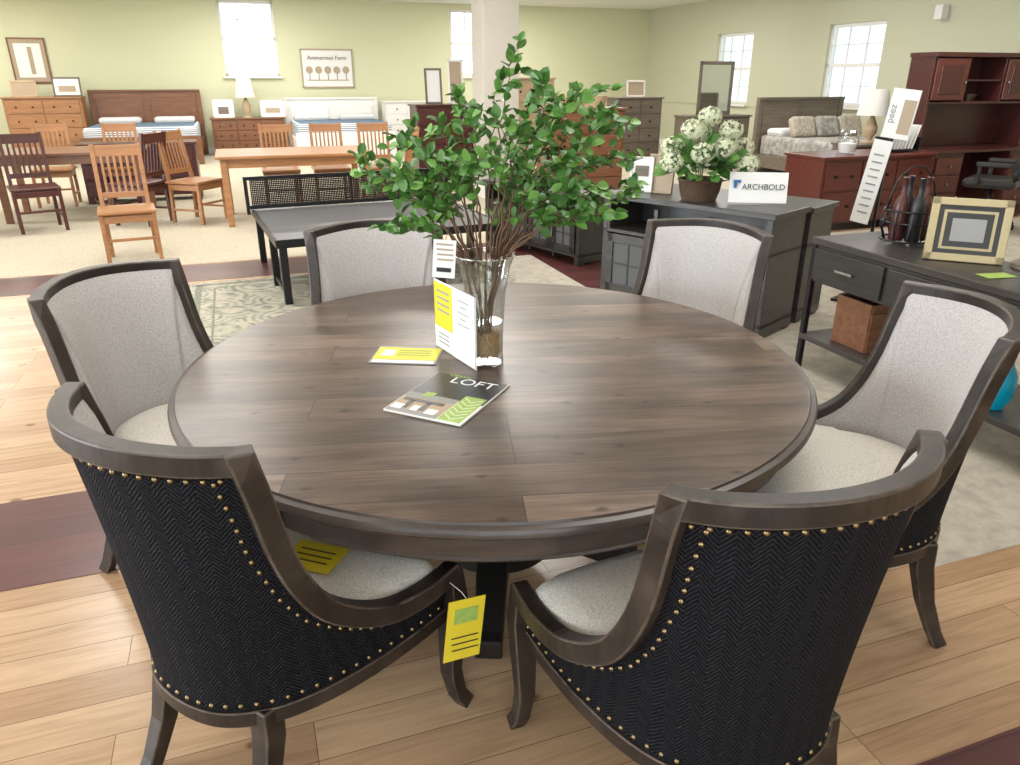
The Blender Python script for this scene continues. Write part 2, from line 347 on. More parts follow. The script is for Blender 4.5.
# ------------------------------------------------------------ dining table
TX,TY=-.046,2.125
g=grp("dining_table",TX,TY,0,math.radians(5))
R=.925
lathe(g,"top",M_table,[(0,.76),(R-.03,.76),(R-.019,.759),(R-.017,.754),(R-.004,.751),(R,.745),(R-.003,.742)],160,caps=False)
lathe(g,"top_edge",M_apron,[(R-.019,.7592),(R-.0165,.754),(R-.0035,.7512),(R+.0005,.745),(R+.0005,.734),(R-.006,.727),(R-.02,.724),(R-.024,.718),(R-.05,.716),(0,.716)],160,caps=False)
V=[];F=[]
seg=160
for r,z in ((.868,.716),(.868,.650),(.872,.646),(.868,.640),(.84,.640),(.84,.716)):
    for j in range(seg):
        a=2*math.pi*j/seg; V.append((r*math.cos(a),r*math.sin(a),z))
for i in range(5):
    for j in range(seg): F.append((i*seg+j,(i+1)*seg+j,(i+1)*seg+(j+1)%seg,i*seg+(j+1)%seg))
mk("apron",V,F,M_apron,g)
bs=[]
for k in range(4):
    a=math.radians(k*90+67-14); bs.append((.87*math.cos(a),.87*math.sin(a),.678,.008,.012,.07,Matrix.Rotation(a,3,'Z')))
boxes(g,"apron_blocks",M_base,bs,.002)
lathe(g,"mount_plate",M_base,[(0,.64),(.45,.64),(.45,.70),(0,.70)][::-1],48)
lathe(g,"pedestal",M_base,[(0,.64),(.20,.64),(.20,.60),(.15,.57),(.10,.50),(.13,.42),(.155,.34),(.13,.25),(.10,.2),(.14,.17),(.19,.16),(.19,.10),(0,.10)],48)
for k in range(4):
    a=math.radians(k*90+83)
    d=Vector((math.cos(a),math.sin(a),0))
    P=[d*.08+Vector((0,0,.16)),d*.22+Vector((0,0,.15)),d*.34+Vector((0,0,.10)),d*.43+Vector((0,0,.055)),d*.47+Vector((0,0,.045))]
    tube(g,"foot_%d"%(k+1),M_base,P,[.05,.05,.045,.04,.04],4,False,True,.006)
    P=[d*.14+Vector((0,0,.20)),d*.22+Vector((0,0,.30)),d*.17+Vector((0,0,.45)),d*.28+Vector((0,0,.60)),d*.40+Vector((0,0,.64))]
    tube(g,"bracket_%d"%(k+1),M_base,P,[.028]*5,4,False,True,.004)

# ------------------------------------------------------------ dining chair
def cr(keys,a):
    n=len(keys)
    for i in range(n-1):
        if a<=keys[i+1][0] or i==n-2: break
    k0=keys[max(i-1,0)];k1=keys[i];k2=keys[i+1];k3=keys[min(i+2,n-1)]
    h=k2[0]-k1[0]; t=(a-k1[0])/h
    out=[]
    for c in range(1,len(k1)):
        m1=(k2[c]-k0[c])/(k2[0]-k0[0]) if k2[0]!=k0[0] else 0
        m2=(k3[c]-k1[c])/(k3[0]-k1[0])
        out.append((2*t**3-3*t*t+1)*k1[c]+(t**3-2*t*t+t)*h*m1+(-2*t**3+3*t*t)*k2[c]+(t**3-t*t)*h*m2)
    return out
TK=[(-.15,-.095,-.098,.974),(0,0,-.112,.976),(.15,.095,-.098,.974),(.3,.19,-.052,.968),(.42,.258,.005,.963)]
SK=[(.42,.258,.005,.963),(.47,.256,.028,.875),(.53,.257,.053,.76),(.60,.265,.088,.655),(.68,.278,.145,.565),(.8,.304,.262,.488),(.9,.316,.38,.462),(1,.314,.50,.455)]
BK=[(-.21,-.105,-.025),(0,0,-.045),(.21,.105,-.025),(.42,.188,.045),(.55,.233,.13),(.7,.268,.25),(.85,.288,.38),(1,.296,.495)]
A=[.42*i/16 for i in range(17)]+[.42+.58*i/26 for i in range(1,27)]
def Tf(a): return Vector(cr(TK,a)) if a<=.42 else Vector(cr(SK,a))
def Bf(a): x,y=cr(BK,a); return Vector((x,y,.345))
S=[-a for a in A[::-1]][:-1]+A
def T(s): p=Tf(abs(s)); return Vector((-p.x if s<0 else p.x,p.y,p.z))
def B(s): p=Bf(abs(s)); return Vector((-p.x if s<0 else p.x,p.y,p.z))
def inward(s):
    e=.02; a=max(-1,s-e); b=min(1,s+e); d=(T(b)-T(a))+(B(b)-B(a))*1.0; d.z=0; d.normalize()
    return Vector((-d.y,d.x,0))
def OUT(s,z,):
    t,b=T(s),B(s); h=(z-b.z)/(t.z-b.z); h=max(0,h); f=h**1.35
    return Vector((b.x+(t.x-b.x)*f,b.y+(t.y-b.y)*f,z))
def build_chair_meshes():
    parts=[]
    V=[];F=[];UV=[];rows=12; u=0; prev=None
    for s in S:
        b,t=B(s),T(s); mid=(b+t)/2
        if prev is not None: u+=(Vector((mid.x,mid.y,0))-prev).length
        prev=Vector((mid.x,mid.y,0))
        for j in range(rows+1):
            z=b.z+(t.z-b.z)*j/rows; p=OUT(s,z)-inward(s)*.006; V.append(p); UV.append((u,z))
    n=len(S)
    for i in range(n-1):
        for j in range(rows): k=i*(rows+1)+j; F.append((k,k+rows+1,k+rows+2,k+1))
    parts.append(("outer_back",V,F,M_outer,dict(smooth=True,uvs=UV)))
    V=[];F=[]
    for s in S:
        b,t=B(s),T(s)
        for j in range(rows+1):
            h=j/rows; z=.42+(t.z-.42)*h
            back=1 if abs(s)<.45 else max(0,1-(abs(s)-.45)/.25)
            off=.014+(.006+.026*back)*max(0,math.sin(math.pi*h))**.6
            if h<.5: off=max(off,.016+.026*back)
            V.append(OUT(s,z)+inward(s)*off)
    for i in range(n-1):
        for j in range(rows): k=i*(rows+1)+j; F.append((k,k+1,k+rows+2,k+rows+1))
    parts.append(("inner_back",V,F,M_inner,dict(smooth=True)))
    def sweep(ss,name,P,w,h,mat):
        V=[];F=[]
        for i,s in enumerate(ss):
            t=(P[min(i+1,len(P)-1)]-P[max(i-1,0)]).normalized()
            if name!="top_rail" and i==0: t=Vector((0,0,-1))
            a=inward(s); a=(a-t*a.dot(t)).normalized(); c=t.cross(a).normalized()
            for (p,q) in ((-1,-1),(1,-1),(1,1),(-1,1)): V.append(P[i]+a*p*w/2+c*q*h/2)
        for i in range(len(ss)-1):
            for j in range(4): F.append((i*4+j,i*4+(j+1)%4,(i+1)*4+(j+1)%4,(i+1)*4+j))
        F.append((3,2,1,0)); k=(len(ss)-1)*4; F.append((k,k+1,k+2,k+3))
        parts.append((name,V,F,mat,dict(bevel=.0045,edge=M_worn)))
    top=[s for s in S if abs(s)<=.4201]
    sweep(top,"top_rail",[T(s)+Vector((0,0,-.004)) for s in top],.038,.044,M_frame)
    for sg,nm in ((1,"right"),(-1,"left")):
        R_=[sg*a for a in A if a>=.4199]
        P=[T(s) for s in R_]; P[0]=P[0]+Vector((0,-.001,.0185))
        sweep(R_,"side_frame_"+nm,P,.04,.048,M_frame)
    V=[];F=[]
    for s in S:
        p=B(s); a=inward(s)
        for (q,z) in ((-.014,.313),(.02,.313),(.02,.352),(-.014,.352)): V.append(Vector((p.x,p.y,z))+a*q)
    for i in range(n-1):
        for j in range(4): F.append((i*4+j,i*4+(j+1)%4,(i+1)*4+(j+1)%4,(i+1)*4+j))
    F.append((3,2,1,0)); k=(n-1)*4; F.append((k,k+1,k+2,k+3))
    parts.append(("lower_rail",V,F,M_frame,dict(bevel=.003,edge=M_worn)))
    V,F=boxdata([(0,.495,.345,.58,.03,.065)]); parts.append(("front_rail",V,F,M_frame,dict(bevel=.004,edge=M_worn)))
    loop=[OUT(s,.44)+inward(s)*(.014 if abs(s)>.6 else .03) for s in S if abs(s)<=.97]
    fr=[loop[-1].lerp(loop[0],i/12) for i in range(1,12)]
    for i,p in enumerate(fr): p.y+=.035*math.sin(math.pi*(i+1)/12)**.5
    loop=loop+fr; C=Vector((0,.24,0)); V=[];F=[]; m=len(loop)
    rings=[(1,.36),(1.0,.462),(.99,.488),(.95,.506),(.8,.520),(.5,.530),(.25,.533)]
    for sc,z in rings:
        for p in loop: V.append(Vector((C.x+(p.x-C.x)*sc,C.y+(p.y-C.y)*sc,z)))
    for i in range(len(rings)-1):
        for j in range(m): F.append((i*m+j,i*m+(j+1)%m,(i+1)*m+(j+1)%m,(i+1)*m+j))
    V.append(Vector((C.x,C.y,.534))); c=len(V)-1; k=(len(rings)-1)*m
    for j in range(m): F.append((k+j,k+(j+1)%m,c))
    parts.append(("seat_cushion",V,F,M_seat,dict(smooth=True)))
    for sx,nm in ((1,"right"),(-1,"left")):
        P=[(.308*sx,.497,.462),(.308*sx,.502,.37),(.304*sx,.497,.26),(.30*sx,.495,.14),(.302*sx,.515,.05),(.308*sx,.54,.003)]
        V,F=tubedata(P,[.022,.028,.026,.021,.019,.020],4,square=True); parts.append(("front_leg_"+nm,V,F,M_frame,dict(bevel=.004,edge=M_worn)))
        P=[(.172*sx,.035,.35),(.174*sx,.03,.27),(.18*sx,.0,.15),(.19*sx,-.04,.05),(.195*sx,-.065,.003)]
        V,F=tubedata(P,[.026,.026,.022,.019,.019],4,square=True); parts.append(("back_leg_"+nm,V,F,M_frame,dict(bevel=.004,edge=M_worn)))
    V=[];F=[]
    def nail(p,nn):
        k=len(V); r=.0055; nn=nn.normalized(); a=nn.orthogonal().normalized(); b=nn.cross(a)
        for (rr,hh) in ((1,0),(.75,.5),(0,.8)):
            if rr==0: V.append(p+nn*hh*r)
            else:
                for j in range(7): an=2*math.pi*j/7; V.append(p+(a*math.cos(an)+b*math.sin(an))*rr*r+nn*hh*r)
        for j in range(7): F.append((k+j,k+(j+1)%7,k+7+(j+1)%7,k+7+j)); F.append((k+7+j,k+7+(j+1)%7,k+14))
    def along(fn,ss,step):
        d=0; prev=None; first=True
        for s in ss:
            p=fn(s)
            if prev is not None: d+=(p-prev).length
            prev=p
            if first or d>=step: nail(p,-inward(s)); d=0; first=False
    fine=[-1+2*i/900 for i in range(901)]
    along(lambda s:OUT(s,T(s).z-.040)-inward(s)*.008,[s for s in fine if abs(s)<.39],.027)
    for sg in (1,-1):
        def f2(s):
            t=T(s); e=.01; a=abs(s)
            tt=Tf(min(1,a+e))-Tf(max(.42,a-e)); tt.normalize()
            q=Vector((0,t.y,t.z))+Vector((0,tt.z,-abs(tt.y)))*.036
            best=None
            for i in range(60):
                ss=(a-.35*i/60)*sg
                z=max(.375,min(q.z,T(ss).z)); o=OUT(ss,z); d=(o.y-q.y)**2+(z-q.z)**2
                if best is None or d<best[0]: best=(d,o,ss)
            return best[1]-inward(best[2])*.008
        along(f2,[sg*(.44+.55*i/260) for i in range(261)],.027)
    along(lambda s:OUT(s,.366)-inward(s)*.007,[s for s in fine if abs(s)<.97],.03)
    parts.append(("nailheads",V,F,M_nail,dict(smooth=True)))
    return parts
CP=build_chair_meshes(); protos={}
def dining_chair(x,y,fx,fy):
    g=grp("dining_chair",x,y,0,math.atan2(-fx,fy))
    for nm,V,F,mat,kw in CP:
        if nm in protos:
            src=protos[nm]; o=D.objects.new(nm,src.data); link(o); o.parent=g
            for md in src.modifiers:
                b=o.modifiers.new("bevel",'BEVEL'); b.width=md.width; b.segments=2; b.limit_method='ANGLE'; b.material=md.material
        else: protos[nm]=mk(nm,V,F,mat,g,**kw)
    return g
dining_chair(-.672,1.232,.54,.84)
dining_chair(.495,1.055,-.36,.93)
dining_chair(1.212,1.93,-1,.04)
dining_chair(-1.25,2.255,.94,-.34)
dining_chair(-.564,3.083,.27,-.96)
dining_chair(.825,3.088,-.66,-.75)

# ------------------------------------------------------------ table items
def card(name,x,y,z,rot,w,h,mat,th=.002):
    g=grp(name,x,y,z,rot); boxes(g,"sheet",mat,[(0,0,th/2,w,h,th)],0); return g
g=card("price_card",-.318,2.147,.761,math.radians(-5),.205,.15,M_grey)
boxes(g,"yellow_panel",M_yel,[(0,.008,.0025,.195,.105,.001)],0)
boxes(g,"white_panel",M_paper,[(-.0,-.06,.0025,.19,.022,.001),(-.06,.01,.0032,.04,.05,.0006)],0)
boxes(g,"print_lines",M_grn,[(.02,.035-.02*i,.0037,.10,.007,.0006) for i in range(3)],0)
g=card("magazine",-.164,1.818,.761,math.radians(-25),.226,.285,M_paper,.005)
boxes(g,"cover_black",M_blk,[(-.0,.06,.0055,.222,.16,.001)],0)
boxes(g,"cover_photo",M_tan,[(-.035,-.08,.0055,.15,.12,.001)],0)
boxes(g,"photo_table",M_blk,[(-.04,-.06,.0062,.12,.018,.0006),(-.07,-.09,.0062,.015,.05,.0006),(-.02,-.09,.0062,.015,.05,.0006)],0)
boxes(g,"photo_wall",M_grey,[(-.035,-.03,.0062,.15,.03,.0006),(-.035,-.13,.0062,.15,.02,.0006)],0)
boxes(g,"photo_chair",M_paper,[(-.09,-.11,.0064,.03,.03,.0006),(0.01,-.11,.0064,.03,.03,.0006),(-.04,-.105,.0064,.02,.03,.0006)],0)
boxes(g,"photo_plant",M_grn,[(-.05,-.015,.0066,.03,.03,.0006)],0)
boxes(g,"cover_green",M_grn,[(.075,-.06,.006,.062,.155,.001)],0)
boxes(g,"green_chevrons",M_paper,[(.075+sx*.014,-.115+.022*i,.0066,.034,.002,.0006,Matrix.Rotation(sx*.7,3,'Z')) for i in range(6) for sx in (-1,1)],0)
text(g,"title","LOFT",M_paper,.058,(.02,.085,.0065),(0,0,0))
text(g,"subtitle","URBAN",M_grn,.020,(-.035,.127,.0065),(0,0,0))
rt=math.atan2(-.22,.137)
g=grp("tabletop_sign",-.166,2.128,.761,rt)
boxes(g,"white_sheet",M_paper,[(.06,-.003,.112,.135,.001,.215)],0)
boxes(g,"yellow_sheet",M_yel,[(-.067,-.003,.145,.12,.001,.14)],0)
boxes(g,"white_lower_sheet",M_paper,[(-.067,-.003,.04,.12,.001,.068)],0)
boxes(g,"backing",M_paper,[(0,.0,.11,.26,.002,.22)],0)
boxes(g,"stand_foot",M_acr,[(-.06,.012,.002,.10,.03,.003)],0)
boxes(g,"print",M_grey,[(.06,-.004,.19-.018*i,.07-.03*(i%2),.0006,.004) for i in range(5)]+[(-.067,-.004,.19-.02*i,.08,.0006,.006) for i in range(4)]+[(-.067,-.004,.055-.014*i,.07,.0006,.005) for i in range(3)],0)
# vase and plant
VX,VY=-.072,2.09
g=grp("vase_with_branches",VX,VY,.761)
lathe(g,"vase",M_glass,[(0,.0),(.048,.0),(.052,.006),(.050,.03),(.052,.12),(.060,.22),(.072,.29),(.086,.328)],64,caps=False)
lathe(g,"water_top",M_water,[(0,.13),(.051,.13)],32,caps=False)
tube(g,"rim",M_glass,[(.086*math.cos(a*math.pi/24),.086*math.sin(a*math.pi/24),.328) for a in range(49)],.0025,8)
V=[];F=[]
for k in range(90):
    P=[]; a=random.uniform(0,6.28)
    for i in range(8):
        a+=random.uniform(.5,1.3); rr=random.uniform(.02,.046); P.append((rr*math.cos(a),rr*math.sin(a),random.uniform(.02,.10)))
    tubedata(P,.0018,4,V,F)
mk("raffia",V,F,M_fiber,g,smooth=True)
def pz(px,py): return ((px-510)/740*2.12*.93-VX, 1.60-(py-45)*.0025-.76)
ends=[(338,150),(355,185),(385,125),(400,165),(380,210),(430,112),(452,82),(470,98),(513,48),(500,68),(540,70),(556,98),(575,85),(600,103),(620,108),(640,112),(655,182),(632,187),(600,150),(580,172),(590,130),(560,150),(540,125),(520,110),(612,197),(575,208),(418,185),(440,150),(470,150),(602,78),(345,168),(410,135),(525,155),(565,115),(630,150),(540,195),(455,185)]
TV=[];TF=[];L1V=[];L1F=[];L2V=[];L2F=[]
def leaf(p,d,size):
    d=d.normalized(); up=Vector((random.uniform(-.6,.6),random.uniform(-.9,.3),random.uniform(.3,1))).normalized()
    sd=d.cross(up)
    if sd.length<.1: sd=d.orthogonal()
    sd.normalize(); nn=sd.cross(d); V,F=(L1V,L1F) if random.random()<.62 else (L2V,L2F)
    k=len(V); w=size*.34
    for (l,ww,hh) in ((0,0,0),(.25,.75,.10),(.55,1,.12),(.82,.65,.06),(1,0,-.04)):
        c=p+d*l*size-nn*.12*size*l*l
        if ww==0: V.append(c)
        else:
            V.append(c+sd*ww*w+nn*hh*size); V.append(c); V.append(c-sd*ww*w+nn*hh*size)
    F.extend([(k,k+1,k+2),(k,k+2,k+3),(k+1,k+4,k+5,k+2),(k+2,k+5,k+6,k+3),(k+4,k+7,k+8,k+5),(k+5,k+8,k+9,k+6),(k+7,k+10,k+8),(k+8,k+10,k+9)])
for idx,(px,py) in enumerate(ends):
    ex,ez=pz(px,py); ey=random.uniform(-.14,.24)
    base=Vector((random.uniform(-.03,.03),random.uniform(-.03,.03),.05))
    rim=Vector((max(-.06,min(.06,ex*.2))+random.uniform(-.01,.01),max(-.05,min(.05,ey*.25)),.32)); e=Vector((ex,ey,ez))
    c2=rim+Vector((ex*.35,ey*.4,(ez-.32)*.75+.05))
    pts=[]
    if idx%3==0:
        for i in range(5): pts.append(base.lerp(rim,i/5))
    off=len(pts)-5
    nb=14
    for i in range(nb+1):
        t=i/nb; p=rim*(1-t)**2+c2*2*t*(1-t)+e*t*t
        p+=Vector((random.uniform(-1,1),random.uniform(-1,1),random.uniform(-1,1)))*.007; pts.append(p)
    tubedata(pts,[.0035-.0027*i/(len(pts)-1) for i in range(len(pts))],5,TV,TF)
    for i in range(9+off,len(pts)):
        if i<12+off and random.random()<.6: continue
        p=pts[i]; td=(pts[i]-pts[i-1]).normalized()
        for q in range(2):
            rd=Vector((random.uniform(-1,1),random.uniform(-1,1),random.uniform(-.6,1)))
            leaf(p,td*.5+rd,random.uniform(.028,.045))
        if random.random()<.44:
            rd=(td*.6+Vector((random.uniform(-1,1),random.uniform(-1,1),random.uniform(-.5,.9)))).normalized()*random.uniform(.04,.09)
            q=[p,p+rd*.5+Vector((0,0,.005)),p+rd]; tubedata(q,[.0014,.001,.0007],4,TV,TF)
            for w in (.4,.7,1.0):
                for _ in range(2): leaf(p+rd*w,rd*4+Vector((random.uniform(-1,1),random.uniform(-1,1),random.uniform(-.6,1)))*.6,random.uniform(.026,.042))
    leaf(e,e-pts[-2],.04)
mk("branches",TV,TF,M_twig,g,smooth=True)
mk("leaves_dark",L1V,L1F,M_leaf,g,smooth=True); mk("leaves_light",L2V,L2F,M_leaf2,g,smooth=True)
boxes(g,"hang_tag",M_paper,[(-.108,-.09,.335,.062,.002,.105,Matrix.Rotation(.08,3,'Y'))],0)
boxes(g,"hang_tag_print",M_tan,[(-.105,-.0915,.375-.014*i,.045,.001,.005,Matrix.Rotation(.08,3,'Y')) for i in range(4)],0)
boxes(g,"hang_tag_price",M_blk,[(-.110,-.0915,.305,.04,.001,.012,Matrix.Rotation(.08,3,'Y'))],0)
tube(g,"hang_tag_string",M_twig,[(-.103,-.09,.385),(-.09,-.07,.43),(-.06,-.02,.45)],.0008,4)
g=grp("hang_tag",-.45,1.42,.536,math.radians(-18))
boxes(g,"card",M_yel,[(0,0,.002,.13,.10,.002)],0); boxes(g,"print",M_blk,[(0,.02-.02*i,.0035,.09,.004,.0008) for i in range(3)],0)
g=grp("hang_tag",-.108,1.395,.35,math.radians(28))
boxes(g,"card",M_yel,[(0,0,0,.095,.002,.17,Matrix.Rotation(.12,3,'Y'))],0)
boxes(g,"print",M_blk,[(0,-.002,-.02-.018*i,.07,.001,.003,Matrix.Rotation(.12,3,'Y')) for i in range(3)],0); boxes(g,"logo",M_grn,[(.005,-.002,.04,.06,.001,.04,Matrix.Rotation(.12,3,'Y'))],0)
tube(g,"string",M_paper,[(.01,0,.08),(.0,.01,.10),(-.02,.03,.12)],.001,4)

# ------------------------------------------------------------ furniture builders
def dresser(name,x,y,rot,w,d,h,cols,rows,mat,foot=.08,knob=M_knob,z=0):
    g=grp(name,x,y,z+.003,rot)
    boxes(g,"carcass",mat,[(0,d/2,foot+(h-foot-.03)/2,w,d,h-foot-.03)],.004)
    boxes(g,"top",mat,[(0,d/2-.01,h-.015,w+.05,d+.05,.03)],.006)
    boxes(g,"feet",mat,[(sx*(w/2-.04),yy,foot/2,.08,.08,foot) for sx in (-1,1) for yy in (.04,d-.04)],.004)
    DR=[];K=[]; H=h-foot-.07
    for r in range(rows):
        for c in range(cols):
            cw=(w-.06)/cols; ch=H/rows; cx=-w/2+.03+cw*(c+.5); cz=foot+.02+ch*(r+.5)
            DR.append((cx,-.008,cz,cw-.02,.02,ch-.02))
            for sx in ((-.22,.22) if cw>.45 else (0,)): K.append((cx+sx*cw,-.03,cz,.03,.03,.03))
    boxes(g,"drawer_fronts",mat,DR,.005); boxes(g,"knobs",knob,K,.008)
    return g
def bed(name,m,n,rot,w,l,hh,mat,matt,foot=.5,pil=None):
    g=grp(name,*RM(m,n),.003,rot)
    boxes(g,"headboard",mat,[(0,0,hh/2,w,.05,hh),(0,-.01,hh+.02,w+.08,.09,.04),(-w/2,0,hh/2,.08,.08,hh),(w/2,0,hh/2,.08,.08,hh)],.005)
    boxes(g,"headboard_panels",mat,[(-w/4,-.03,hh*.7,w*.42,.02,hh*.4),(w/4,-.03,hh*.7,w*.42,.02,hh*.4)],.006)
    boxes(g,"side_rails",mat,[(-w/2+.03,-l/2,.3,.04,l,.2),(w/2-.03,-l/2,.3,.04,l,.2)],.004)
    boxes(g,"footboard",mat,[(0,-l,foot/2+.05,w,.05,foot-.05),(-w/2+.03,-l,foot/2,.08,.08,foot),(w/2-.03,-l,foot/2,.08,.08,foot)],.005)
    boxes(g,"mattress",matt,[(0,-l/2,.53,w-.1,l-.1,.32)],.05)
    boxes(g,"pillows",pil or M_linen,[(-w/4,-.3,.74,w*.38,.38,.12),(w/4,-.3,.74,w*.38,.38,.12)],.05)
    return g
def slat_chair(x,y,fx,fy,mat,H=1.0,name="wooden_chair"):
    g=grp(name,x,y,.003,math.atan2(-fx,fy)); L=[]
    rk=Matrix.Rotation(.14,3,'X')
    for sx in (-1,1):
        boxes(g,"front_leg",mat,[(sx*.21,.2,.22,.035,.035,.44)],.003)
        tube(g,"back_post",mat,[(sx*.19,-.21,0),(sx*.19,-.19,.44),(sx*.19,-.29,H)],.018,4,False,True,.003)
    boxes(g,"seat",mat,[(0,0,.455,.47,.45,.03)],.01)
    boxes(g,"rails",mat,[(0,.2,.40,.42,.02,.06),(0,-.19,.40,.38,.02,.06),(-.2,0,.40,.02,.4,.06),(.2,0,.40,.02,.4,.06),(-.2,0,.15,.018,.4,.025),(.2,0,.15,.018,.4,.025),(0,.2,.22,.42,.018,.025)],.003)
    def yb(z): return -.19-.10*(z-.44)/(H-.44)
    boxes(g,"back_rails",mat,[(0,yb(H-.06),H-.06,.37,.022,.10,rk),(0,yb(.56),.56,.37,.02,.05,rk)],.004)
    zc=(.58+H-.1)/2
    boxes(g,"slats",mat,[(-.13+.052*i,yb(zc),zc,.022,.012,H-.1-.56,rk) for i in range(6)],.002)
    return g
def rect_table(name,x,y,rot,w,d,h,mat,leg=.07):
    g=grp(name,x,y,.003,rot); boxes(g,"top",mat,[(0,0,h-.015,w,d,.03)],.006)
    boxes(g,"apron",mat,[(0,-d/2+.08,h-.08,w-.2,.02,.1),(0,d/2-.08,h-.08,w-.2,.02,.1),(-w/2+.08,0,h-.08,.02,d-.2,.1),(w/2-.08,0,h-.08,.02,d-.2,.1)],.003)
    for i,(sx,sy) in enumerate(((-1,-1),(1,-1),(1,1),(-1,1))): boxes(g,"leg_%d"%(i+1),mat,[(sx*(w/2-.08),sy*(d/2-.08),(h-.03)/2,leg,leg,h-.03)],.004)
    return g
def lamp(name,x,y,z,H,r,shade=M_shade,basem=M_pale):
    g=grp(name,x,y,z+.003)
    lathe(g,"base",basem,[(0,0),(r*.5,0),(r*.5,.02),(r*.15,.04),(r*.4,H*.2),(r*.42,H*.3),(r*.12,H*.5),(.01,H*.55),(.01,H*.6),(0,H*.6)],24)
    lathe(g,"shade",shade,[(r,H*.52),(r*.72,H),(r*.70,H),(r*.98,H*.52)],32)
    return g
def picture(name,x,y,z,rot,w,h,fmat,pmat,tilt=0,fw=.03,blobs=None):
    g=grp(name,x,y,z,rot); R_=Matrix.Rotation(-tilt,3,'X')
    def P(cx,cy,cz,sx,sy,sz):
        v=R_@Vector((cx,cy,cz)); return (v.x,v.y,v.z,sx,sy,sz,R_)
    boxes(g,"frame",fmat,[P(-w/2+fw/2,0,h/2,fw,.02,h),P(w/2-fw/2,0,h/2,fw,.02,h),P(0,0,fw/2,w,.02,fw),P(0,0,h-fw/2,w,.02,fw)],.003)
    boxes(g,"panel",pmat,[P(0,.004,h/2,w-fw,.006,h-fw)],0)
    if blobs:
        for i,(cx,cz,sx,sz,mt) in enumerate(blobs): boxes(g,"print_%d"%(i+1),mt,[P(cx*w,-.0025-.0012*i,cz*h,sx*w,.002,sz*h)],0)
    if tilt: 
        v=R_@Vector((0,0,h*.8)); tube(g,"easel_leg",fmat,[(v.x,v.y+.01,v.z),(0,v.y+h*.32,.005)],.004,6)
    return g

# back-left group
dresser("chest_of_drawers",*RM(-3.45,17.6),TH,1.36,.5,1.2,2,4,M_oak)
picture("wall_picture",*RM(-3.64,18.27),1.45,TH,.66,.83,M_brown,M_tan,blobs=[(0,.5,.7,.75,M_paper),(.05,.5,.12,.6,M_tan)])
picture("framed_print",*RM(-3.0,17.75),1.205,TH,.5,.36,M_greyw,M_paper,.12,blobs=[(0,.4,.6,.3,M_tan)])
picture("framed_print",*RM(-3.75,17.75),1.205,TH,.45,.3,M_pale,M_tan,.12)
bed("bed",-1.64,18.1,TH,2.05,2.1,1.28,M_brown,M_stripe)
dresser("sideboard",*RM(-1.22,11.2),TH,1.4,.45,.76,3,3,M_cherryd)
dresser("dresser",*RM(.32,17.6),TH,1.48,.5,.76,3,3,M_brown)
picture("framed_print",*RM(-.15,17.75),.765,TH,.42,.36,M_white,M_paper,.12,blobs=[(0,.4,.5,.4,M_greyw)])
picture("framed_print",*RM(.85,17.75),.765,TH,.5,.34,M_white,M_paper,.12,blobs=[(0,.4,.6,.3,M_tan)])
lamp("table_lamp",*RM(.32,17.75),.76,.78,.2)
bed("bed",2.15,18.1,TH,1.98,2.1,1.10,M_white,M_stripe)
dresser("dresser",*RM(3.75,17.6),TH,.95,.5,1.06,2,4,M_white)
g=picture("wall_sign",*RM(2.15,18.27),1.34,TH,1.14,.80,M_tan,M_paper,blobs=None)
boxes(g,"tree_trunks",M_twig,[(-.4+.2*i,-.006,.25,.012,.004,.16) for i in range(5)],0)
for i in range(5):
    o=lathe(g,"tree_crown_%d"%(i+1),M_tan,[(0,-.002),(.075,-.002),(.075,.002),(0,.002)][::-1],16); o.rotation_euler=(math.pi/2,0,0); o.location=(-.4+.2*i,-.008,.37)
boxes(g,"ground_line",M_tan,[(0,-.006,.16,.9,.004,.02)],0)
text(g,"lettering","Ammerman Farm",M_twig,.12,(0,-.01,.58),(math.pi/2,0,0))
dresser("chest_of_drawers",*RM(3.05,11.4),TH,.94,.5,1.18,2,4,M_cherryd)
picture("table_mirror",*RM(2.9,11.6),1.185,TH,.26,.5,M_greyw,M_paper,.1)
picture("table_mirror",*RM(3.25,11.6),1.185,TH,.24,.62,M_white,M_tan,.1)
dresser("chest_of_drawers",*RM(4.2,8.9),TH,1.0,.5,1.2,2,4,M_brown)
g=grp("woven_basket",*RM(4.35,9.1),1.204); lathe(g,"basket",M_pale,[(0,0),(.14,0),(.18,.14),(.17,.14),(.13,.02),(0,.02)],24)
g=grp("woven_basket",*RM(4.0,9.15),1.204); lathe(g,"basket",M_fiber,[(0,0),(.12,0),(.15,.16),(.14,.16),(.11,.02),(0,.02)],24)
dresser("bookcase",*RM(4.9,12.8),TH,.9,.4,1.55,1,4,M_pale)
dresser("dresser",*RM(7.5,13.6),TH,.95,.5,1.2,2,4,M_greyw)
picture("framed_print",*RM(7.5,13.8),1.205,TH,.4,.3,M_white,M_tan,.12)
dresser("dresser",*RM(8.3,12.1),TH,1.3,.45,.92,3,3,M_greyw)
picture("dresser_mirror",*RM(8.35,12.4),.925,TH,.72,.9,M_greyw,M_mirror,0,.06)
bed("bed",8.8,10.6,TH,1.6,2.0,1.22,M_greyw,M_throw,.5)
for mm,mt in ((8.35,M_pillow),(8.8,M_throw),(9.25,M_pillow)): boxes(grp("throw_pillow",*RM(mm,9.95),.84,TH),"cushion",mt,[(0,0,0,.42,.15,.32,Matrix.Rotation(-.4,3,'X'))],.05)
dresser("nightstand",*RM(7.85,7.95),TH,.6,.4,.75,1,3,M_greyw)
lamp("table_lamp",*RM(7.95,8.15),.75,.66,.2)
